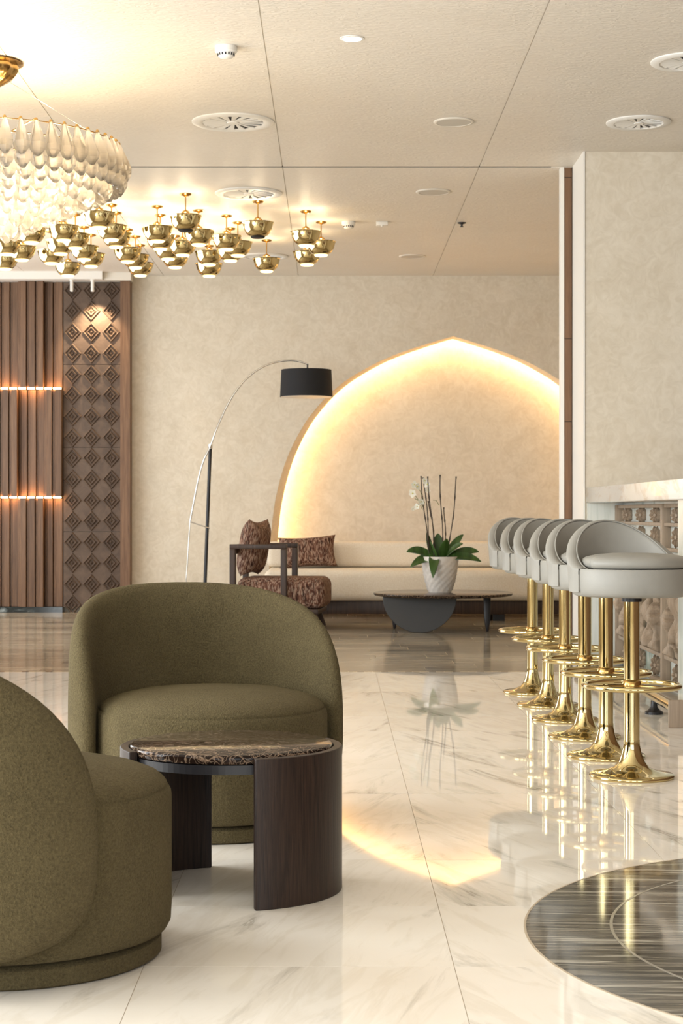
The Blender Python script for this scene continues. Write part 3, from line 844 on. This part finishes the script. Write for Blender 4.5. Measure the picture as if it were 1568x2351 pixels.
MB().lathe([(r0, 0), (r1, sh_h), (r1-.006, sh_h), (r0-.006, .0)], 64, sc_).build('lamp_shade', m_blackshade, lamp, smooth=40)
MB().lathe([(0,-.001),(r0-.007,-.001),(r0-.007,.005),(0,.005)], 48, sc_).build('diffuser', m_white, lamp, smooth=40)
MB().lathe([(0,sh_h-.012),(r1-.008,sh_h-.012),(r1-.008,sh_h-.006),(0,sh_h-.006)], 48, sc_).build('shade_top', m_blackshade, lamp, smooth=40)
MB().tube([(sc_[0]+.01, sc_[1], sc_[2]+sh_h-.008), PL(706, 836, -.035)], .008, 8).build('shade_stem', m_black, lamp, smooth=60)

# ------------------------------------------------------------------ pendants
def pendant(loc, label, lit):
    t = thing('pendant_lamp', label, 'pendant lamp', loc, 0, 'brass bowl pendants on the rear ceiling')
    MB().lathe([(0,.27),(.042,.27),(.045,.266),(.04,.258),(.012,.250),(.006,.246),(0,.246)], 28).build('canopy', m_brass2, t, smooth=50)
    MB().lathe([(.0052,.145),(.0052,.247)], 12).build('stem', m_brass2, t, smooth=60)
    MB().lathe([(0,.1245),(.032,.1245),(.033,.130),(.026,.138),(.016,.146),(.008,.150),(0,.150)], 24).build('socket', m_brass2, t, smooth=50)
    pr = [(.056,0),(.077,.011),(.094,.031),(.106,.056),(.113,.080),(.117,.096),(.122,.104),(.1245,.107),(.119,.107),(.112,.096),(.107,.080),(.100,.058),(.089,.036),(.074,.017),(.056,.006)]
    def fr(a, j): return 1 + (-.05*abs(cos(7*a))**6 if 5 <= j <= 9 else 0)
    MB().lathe(pr + [pr[0]], 60, fr=fr).build('bowl', m_brass, t, smooth=50)
    MB().lathe([(0,-.013),(.048,-.012),(.0555,-.004),(.0555,.003),(0,.003)], 28).build('lens', e_lens if lit else m_darkgap, t)
    b = MB().lathe([(0,.09),(.05,.09),(.056,.102),(.052,.114),(.036,.1225),(0,.124)], 24).build('diffuser', e_diff, t, smooth=60)
    l = bpy.data.lights.new('bulb_light', 'POINT'); l.energy = 2.3; l.color = (1,.82,.56); l.shadow_soft_size = .03
    o = bpy.data.objects.new('bulb_light', l); col.objects.link(o); o.parent = t; o.location = (.0, -.083, .098)
    return t
PEN = [
 (426,528,0,'brass bowl pendant with dark underside, front one left of the ceiling vent'),
 (592,543,0,'brass bowl pendant with dark underside just below right half of the ceiling vent'),
 (702,563,1,'brass bowl pendant, upper left of the trio at the right end'),
 (737,585,1,'rightmost brass bowl pendant of the whole cluster'),
 (705,607,1,'lowest brass bowl pendant of the trio at the right end'),
 (612,622,1,'brass bowl pendant hanging alone left of the right-end trio'),
 (361,553,1,'brass bowl pendant just left of the dark-bottomed front one'),
 (368,571,1,'brass bowl pendant half hidden right under the one left of the front bowl'),
 (456,561,1,'brass bowl pendant just right of the dark-bottomed front one'),
 (520,572,1,'brass bowl pendant upper left in the trio left of the dark-bottomed right bowl'),
 (419,585,1,'brass bowl pendant directly below the dark-bottomed front one'),
 (386,594,1,'brass bowl pendant tucked left behind the one below the front bowl'),
 (402,613,1,'lowest brass bowl pendant of the central bunch under the front bowl'),
 (480,607,1,'upper brass bowl pendant of the stacked pair left of the lone bowl'),
 (480,633,1,'lower brass bowl pendant of the stacked pair left of the lone bowl'),
 (546,586,1,'brass bowl pendant right end of the trio above the stacked pair'),
 (529,598,1,'lowest brass bowl pendant of the trio above the stacked pair'),
 (228,522,1,'highest brass bowl pendant right beside the glass chandelier'),
 (256,550,1,'brass bowl pendant below right of the highest one by the chandelier'),
 (267,566,1,'brass bowl pendant peeking under the pair right of the chandelier'),
 (146,551,1,'brass bowl pendant close under the tip of the chandelier slope'),
 (173,569,1,'brass bowl pendant right behind the one under the chandelier slope'),
 (139,582,1,'brass bowl pendant below the one under the chandelier slope'),
 (118,604,1,'brass bowl pendant above left of the lowest left-hand bowl'),
 (193,595,1,'brass bowl pendant above right of the lowest left-hand bowl'),
 (209,611,1,'brass bowl pendant peeking right below the bowl above the carved panel'),
 (156,632,1,'lowest brass bowl pendant over the slatted cladding and carved panel'),
 (293,600,1,'top brass bowl pendant of the slanting trio above the oak trim'),
 (311,614,1,'middle brass bowl pendant of the slanting trio above the oak trim'),
 (322,632,1,'lowest brass bowl pendant of the slanting trio above the oak trim'),
 (72,556,1,'brass bowl pendant partly hidden by the bottom of the chandelier'),
 (50,596,1,'brass bowl pendant lower right of the chandelier bottom'),
 (16,583,1,'brass bowl pendant right under the chandelier bottom near left edge'),
 (11,617,1,'lowest brass bowl pendant at the left edge of the photo'),
]
p_lit = p_off = None
for px, yb, lit, lb in PEN:
    Y = F*(CEIL-.27-1)/(HY-yb); loc = (wx_(px, Y), Y, CEIL-.2702)
    if lit:
        if p_lit is None: p_lit = pendant(loc, lb, 1)
        else: dup(p_lit, loc, random.uniform(0, .6)*0, lb)
    else:
        if p_off is None: p_off = pendant(loc, lb, 0)
        else: dup(p_off, loc, 0, lb)

# ------------------------------------------------------------------ chandelier
CHY = 9.4; CHX = wx_(-22, CHY)
ch = thing('chandelier', 'large chandelier of overlapping clear glass drops under a gold canopy', 'chandelier', (CHX, CHY, 0))
MB().lathe([(0,CEIL-.002),(.165,CEIL-.002),(.172,CEIL-.012),(.14,CEIL-.022),(.142,CEIL-.05),(.118,CEIL-.085),(.08,CEIL-.11),(.05,CEIL-.13),(.02,CEIL-.14),(0,CEIL-.142)], 48,
           fr=lambda a, j: 1+(.05*cos(9*a) if 3 <= j <= 6 else 0)).build('canopy', m_brass2, ch, smooth=60)
MB().tube([(0,0,CEIL-.14), (0,0,2.95)], .012, 12).build('stem', m_brass2, ch, smooth=60)
rows = [(.675, 2.935, 54), (.655, 2.875, 52), (.575, 2.835, 46), (.485, 2.795, 39), (.395, 2.75, 32), (.305, 2.705, 25), (.21, 2.66, 17), (.115, 2.615, 9), (0, 2.58, 1)]
mb = MB()
prof = [(.0,0),(.009,0),(.015,-.02),(.038,-.095),(.045,-.122),(.039,-.150),(.012,-.183),(0,-.185)]
N6 = 6; vs = []; fs = []; m = len(prof)
drop_me = MB().lathe(prof, N6).mesh('glass_drop', m_glass)
cap_me = MB().lathe([(0,.012),(.006,.012),(.010,.004),(.011,-.002),(0,-.002)], 8).mesh('drop_cap', m_brass2)
fr_ = MB()
for k, (r, z, n_) in enumerate(rows):
    if r > 0: fr_.tube([((r-.02)*cos(2*pi*i/48), (r-.02)*sin(2*pi*i/48), z+.002) for i in range(48)], .003, 6, True)
    for i in range(n_):
        a = 2*pi*(i + .5*(k % 2))/n_
        d = link('glass_drop', drop_me, ch, (r*cos(a), r*sin(a), z)); d.rotation_euler = (0, R(-9) if r > .3 else R(-4), a)
        if k == 0:
            link('drop_cap', cap_me, d)
for a in (0, pi/3, 2*pi/3):
    fr_.tube([(-.665*cos(a), -.665*sin(a), 2.944), (.665*cos(a), .665*sin(a), 2.944)], .005, 6)
fr_.build('frame', m_brass2, ch, smooth=60)
for i, (r, z, e) in enumerate([(.5, 2.79, 2.4)]*8 + [(.29, 2.71, 5.5)]*5 + [(0, 2.64, 6)]):
    a = 2*pi*i/8 if i < 8 else 2*pi*(i-8)/5+.3
    l = bpy.data.lights.new('bulb_light', 'POINT'); l.energy = e; l.color = (1,.84,.60); l.shadow_soft_size = .03
    o = bpy.data.objects.new('bulb_light', l); col.objects.link(o); o.parent = ch; o.location = ((r-.075)*cos(a), (r-.075)*sin(a), z-.02)
    MB().lathe([(0,-.045),(.03,-.033),(.042,0),(.03,.033),(0,.045)], 12, (r*cos(a), r*sin(a), z)).build('bulb', e_bulb, ch, smooth=60).visible_shadow = True
mb = MB()
for a in (R(-20), R(100), R(220)):
    mb.tube([(.09*cos(a), .09*sin(a), CEIL-.1), (.6*cos(a), .6*sin(a), 2.95)], .0009, 5)
mb.build('suspension_wires', m_chrome, ch)

# ------------------------------------------------------------------ ceiling fittings
def on_ceiling(px, py): Y = F*(CEIL-1)/(HY-py); return (wx_(px, Y), Y, CEIL-.0005)
def vent(px, py, rad, label, first=[None]):
    loc = on_ceiling(px, py)
    t = thing('ceiling_vent', label, 'vent', loc, random.random()*.3, 'round ceiling vents')
    k = rad/.25
    MB().lathe([(.185*k,0),(.25*k,0),(.25*k,-.006),(.236*k,-.013),(.192*k,-.013),(.185*k,-.008)] + [(.185*k,0)], 56).build('rim', m_metalwhite, t, smooth=40)
    MB().lathe([(0,-.001),(.186*k,-.001),(.186*k,-.003),(0,-.003)], 40).build('backing', m_darkgap, t)
    MB().lathe([(0,-.003),(.04*k,-.003),(.036*k,-.012),(0,-.013)], 24).build('hub', m_metalwhite, t, smooth=40)
    me = MB().add([(.042*k,-.014*k,-.0035),(.184*k,-.022*k,-.0035),(.184*k,.022*k,-.0035),(.042*k,.0*k,-.0035),
                   (.042*k,-.014*k,-.008),(.184*k,-.022*k,-.012),(.184*k,.022*k,-.006),(.042*k,.0*k,-.008)],
                  [(0,1,2,3),(7,6,5,4),(0,4,5,1),(1,5,6,2),(2,6,7,3),(3,7,4,0)]).mesh('slat', m_metalwhite)
    for i in range(16):
        o = link('slat', me, t); o.rotation_euler = (0,0,2*pi*i/16)
vent(535, 279, .25, 'large round white ceiling vent right of the chandelier')
vent(571, 443, .25, 'round white ceiling vent behind the dark ceiling gap, above the pendants')
vent(1466, 280, .196, 'round white ceiling vent in front of the beige pillar')
vent(1580, 140, .196, 'round white ceiling vent cut off by the right edge')
vent(607, 588, .22, 'far round ceiling vent half hidden behind the lone pendant')
def speaker(px, py, r, label):
    t = thing('ceiling_speaker', label, 'speaker', on_ceiling(px, py), 0, 'round flush ceiling speakers')
    MB().lathe([(r*.86,0),(r,0),(r,-.004),(r*.96,-.008),(r*.86,-.008)] + [(r*.86,0)], 48).build('rim', m_offwhite, t, smooth=40)
    MB().lathe([(0,-.001),(r*.858,-.001),(r*.858,-.006),(0,-.007)], 40).build('grille', m_speaker, t, smooth=40)
speaker(1042, 279, .123, 'flush round ceiling speaker in front of the dark ceiling gap')
speaker(995, 440, .13, 'flush round ceiling speaker just behind the dark ceiling gap')
speaker(947, 588, .125, 'far flush ceiling speaker above the arch')
def smoke(px, py, label, s=1):
    t = thing('smoke_detector', label, 'smoke detector', on_ceiling(px, py), 0, 'white smoke detectors')
    MB().lathe([(0,0),(.057*s,0),(.057*s,-.026*s),(.05*s,-.032*s),(0,-.032*s)], 40).build('base', m_metalwhite, t, smooth=40)
    MB().lathe([(0,-.032*s),(.044*s,-.032*s),(.040*s,-.05*s),(.030*s,-.058*s),(0,-.06*s)], 40).build('sensor_head', m_metalwhite, t, smooth=40)
    sl = MB().box(.0395*s, .0445*s, -.0035*s, .0035*s, -.048*s, -.036*s).mesh('slot', m_black)
    for i in range(16):
        o = link('slot', sl, t); o.rotation_euler = (0,0,2*pi*i/16)
smoke(519, 107, 'white smoke detector on the ceiling near the chandelier')
smoke(800, 509, 'small white smoke detector right of the brass pendants', .95)
t = thing('ceiling_sensor', 'small white rectangular sensor box on the rear ceiling', 'sensor', on_ceiling(877, 509))
MB().box(-.047, .047, -.03, .03, -.032, 0).build('housing', m_metalwhite, t, bevel=.004)
MB().lathe([(0,-.0315),(.012,-.0315),(.01,-.038),(0,-.040)], 16).build('sensor_eye', m_white, t, smooth=60)
t = thing('sprinkler', 'small black sprinkler head on the rear ceiling', 'sprinkler', on_ceiling(1060, 511))
MB().lathe([(0,0),(.034,0),(.034,-.006),(.02,-.012),(0,-.012)], 24).build('escutcheon', m_black, t, smooth=40)
MB().lathe([(0,-.012),(.009,-.012),(.008,-.03),(.016,-.032),(.016,-.036),(0,-.037)], 16).build('nozzle', m_black, t, smooth=40)
t = thing('downlight', 'lit round recessed ceiling downlight near top centre', 'downlight', on_ceiling(808, 88))
MB().lathe([(.048,0),(.061,0),(.061,-.003),(.05,-.005)] + [(.048,0)], 40).build('rim', m_metalwhite, t, smooth=40)
MB().lathe([(0,-.001),(.048,-.001),(.048,-.003),(0,-.003)], 32).build('lens', e_down, t)
l = bpy.data.lights.new('downlight_beam', 'SPOT'); l.energy = 30; l.spot_size = R(100); l.spot_blend = .8; l.color = (1,.88,.7); l.shadow_soft_size = .05
o = bpy.data.objects.new('downlight_beam', l); col.objects.link(o); o.parent = t; o.location = (0,0,-.01)
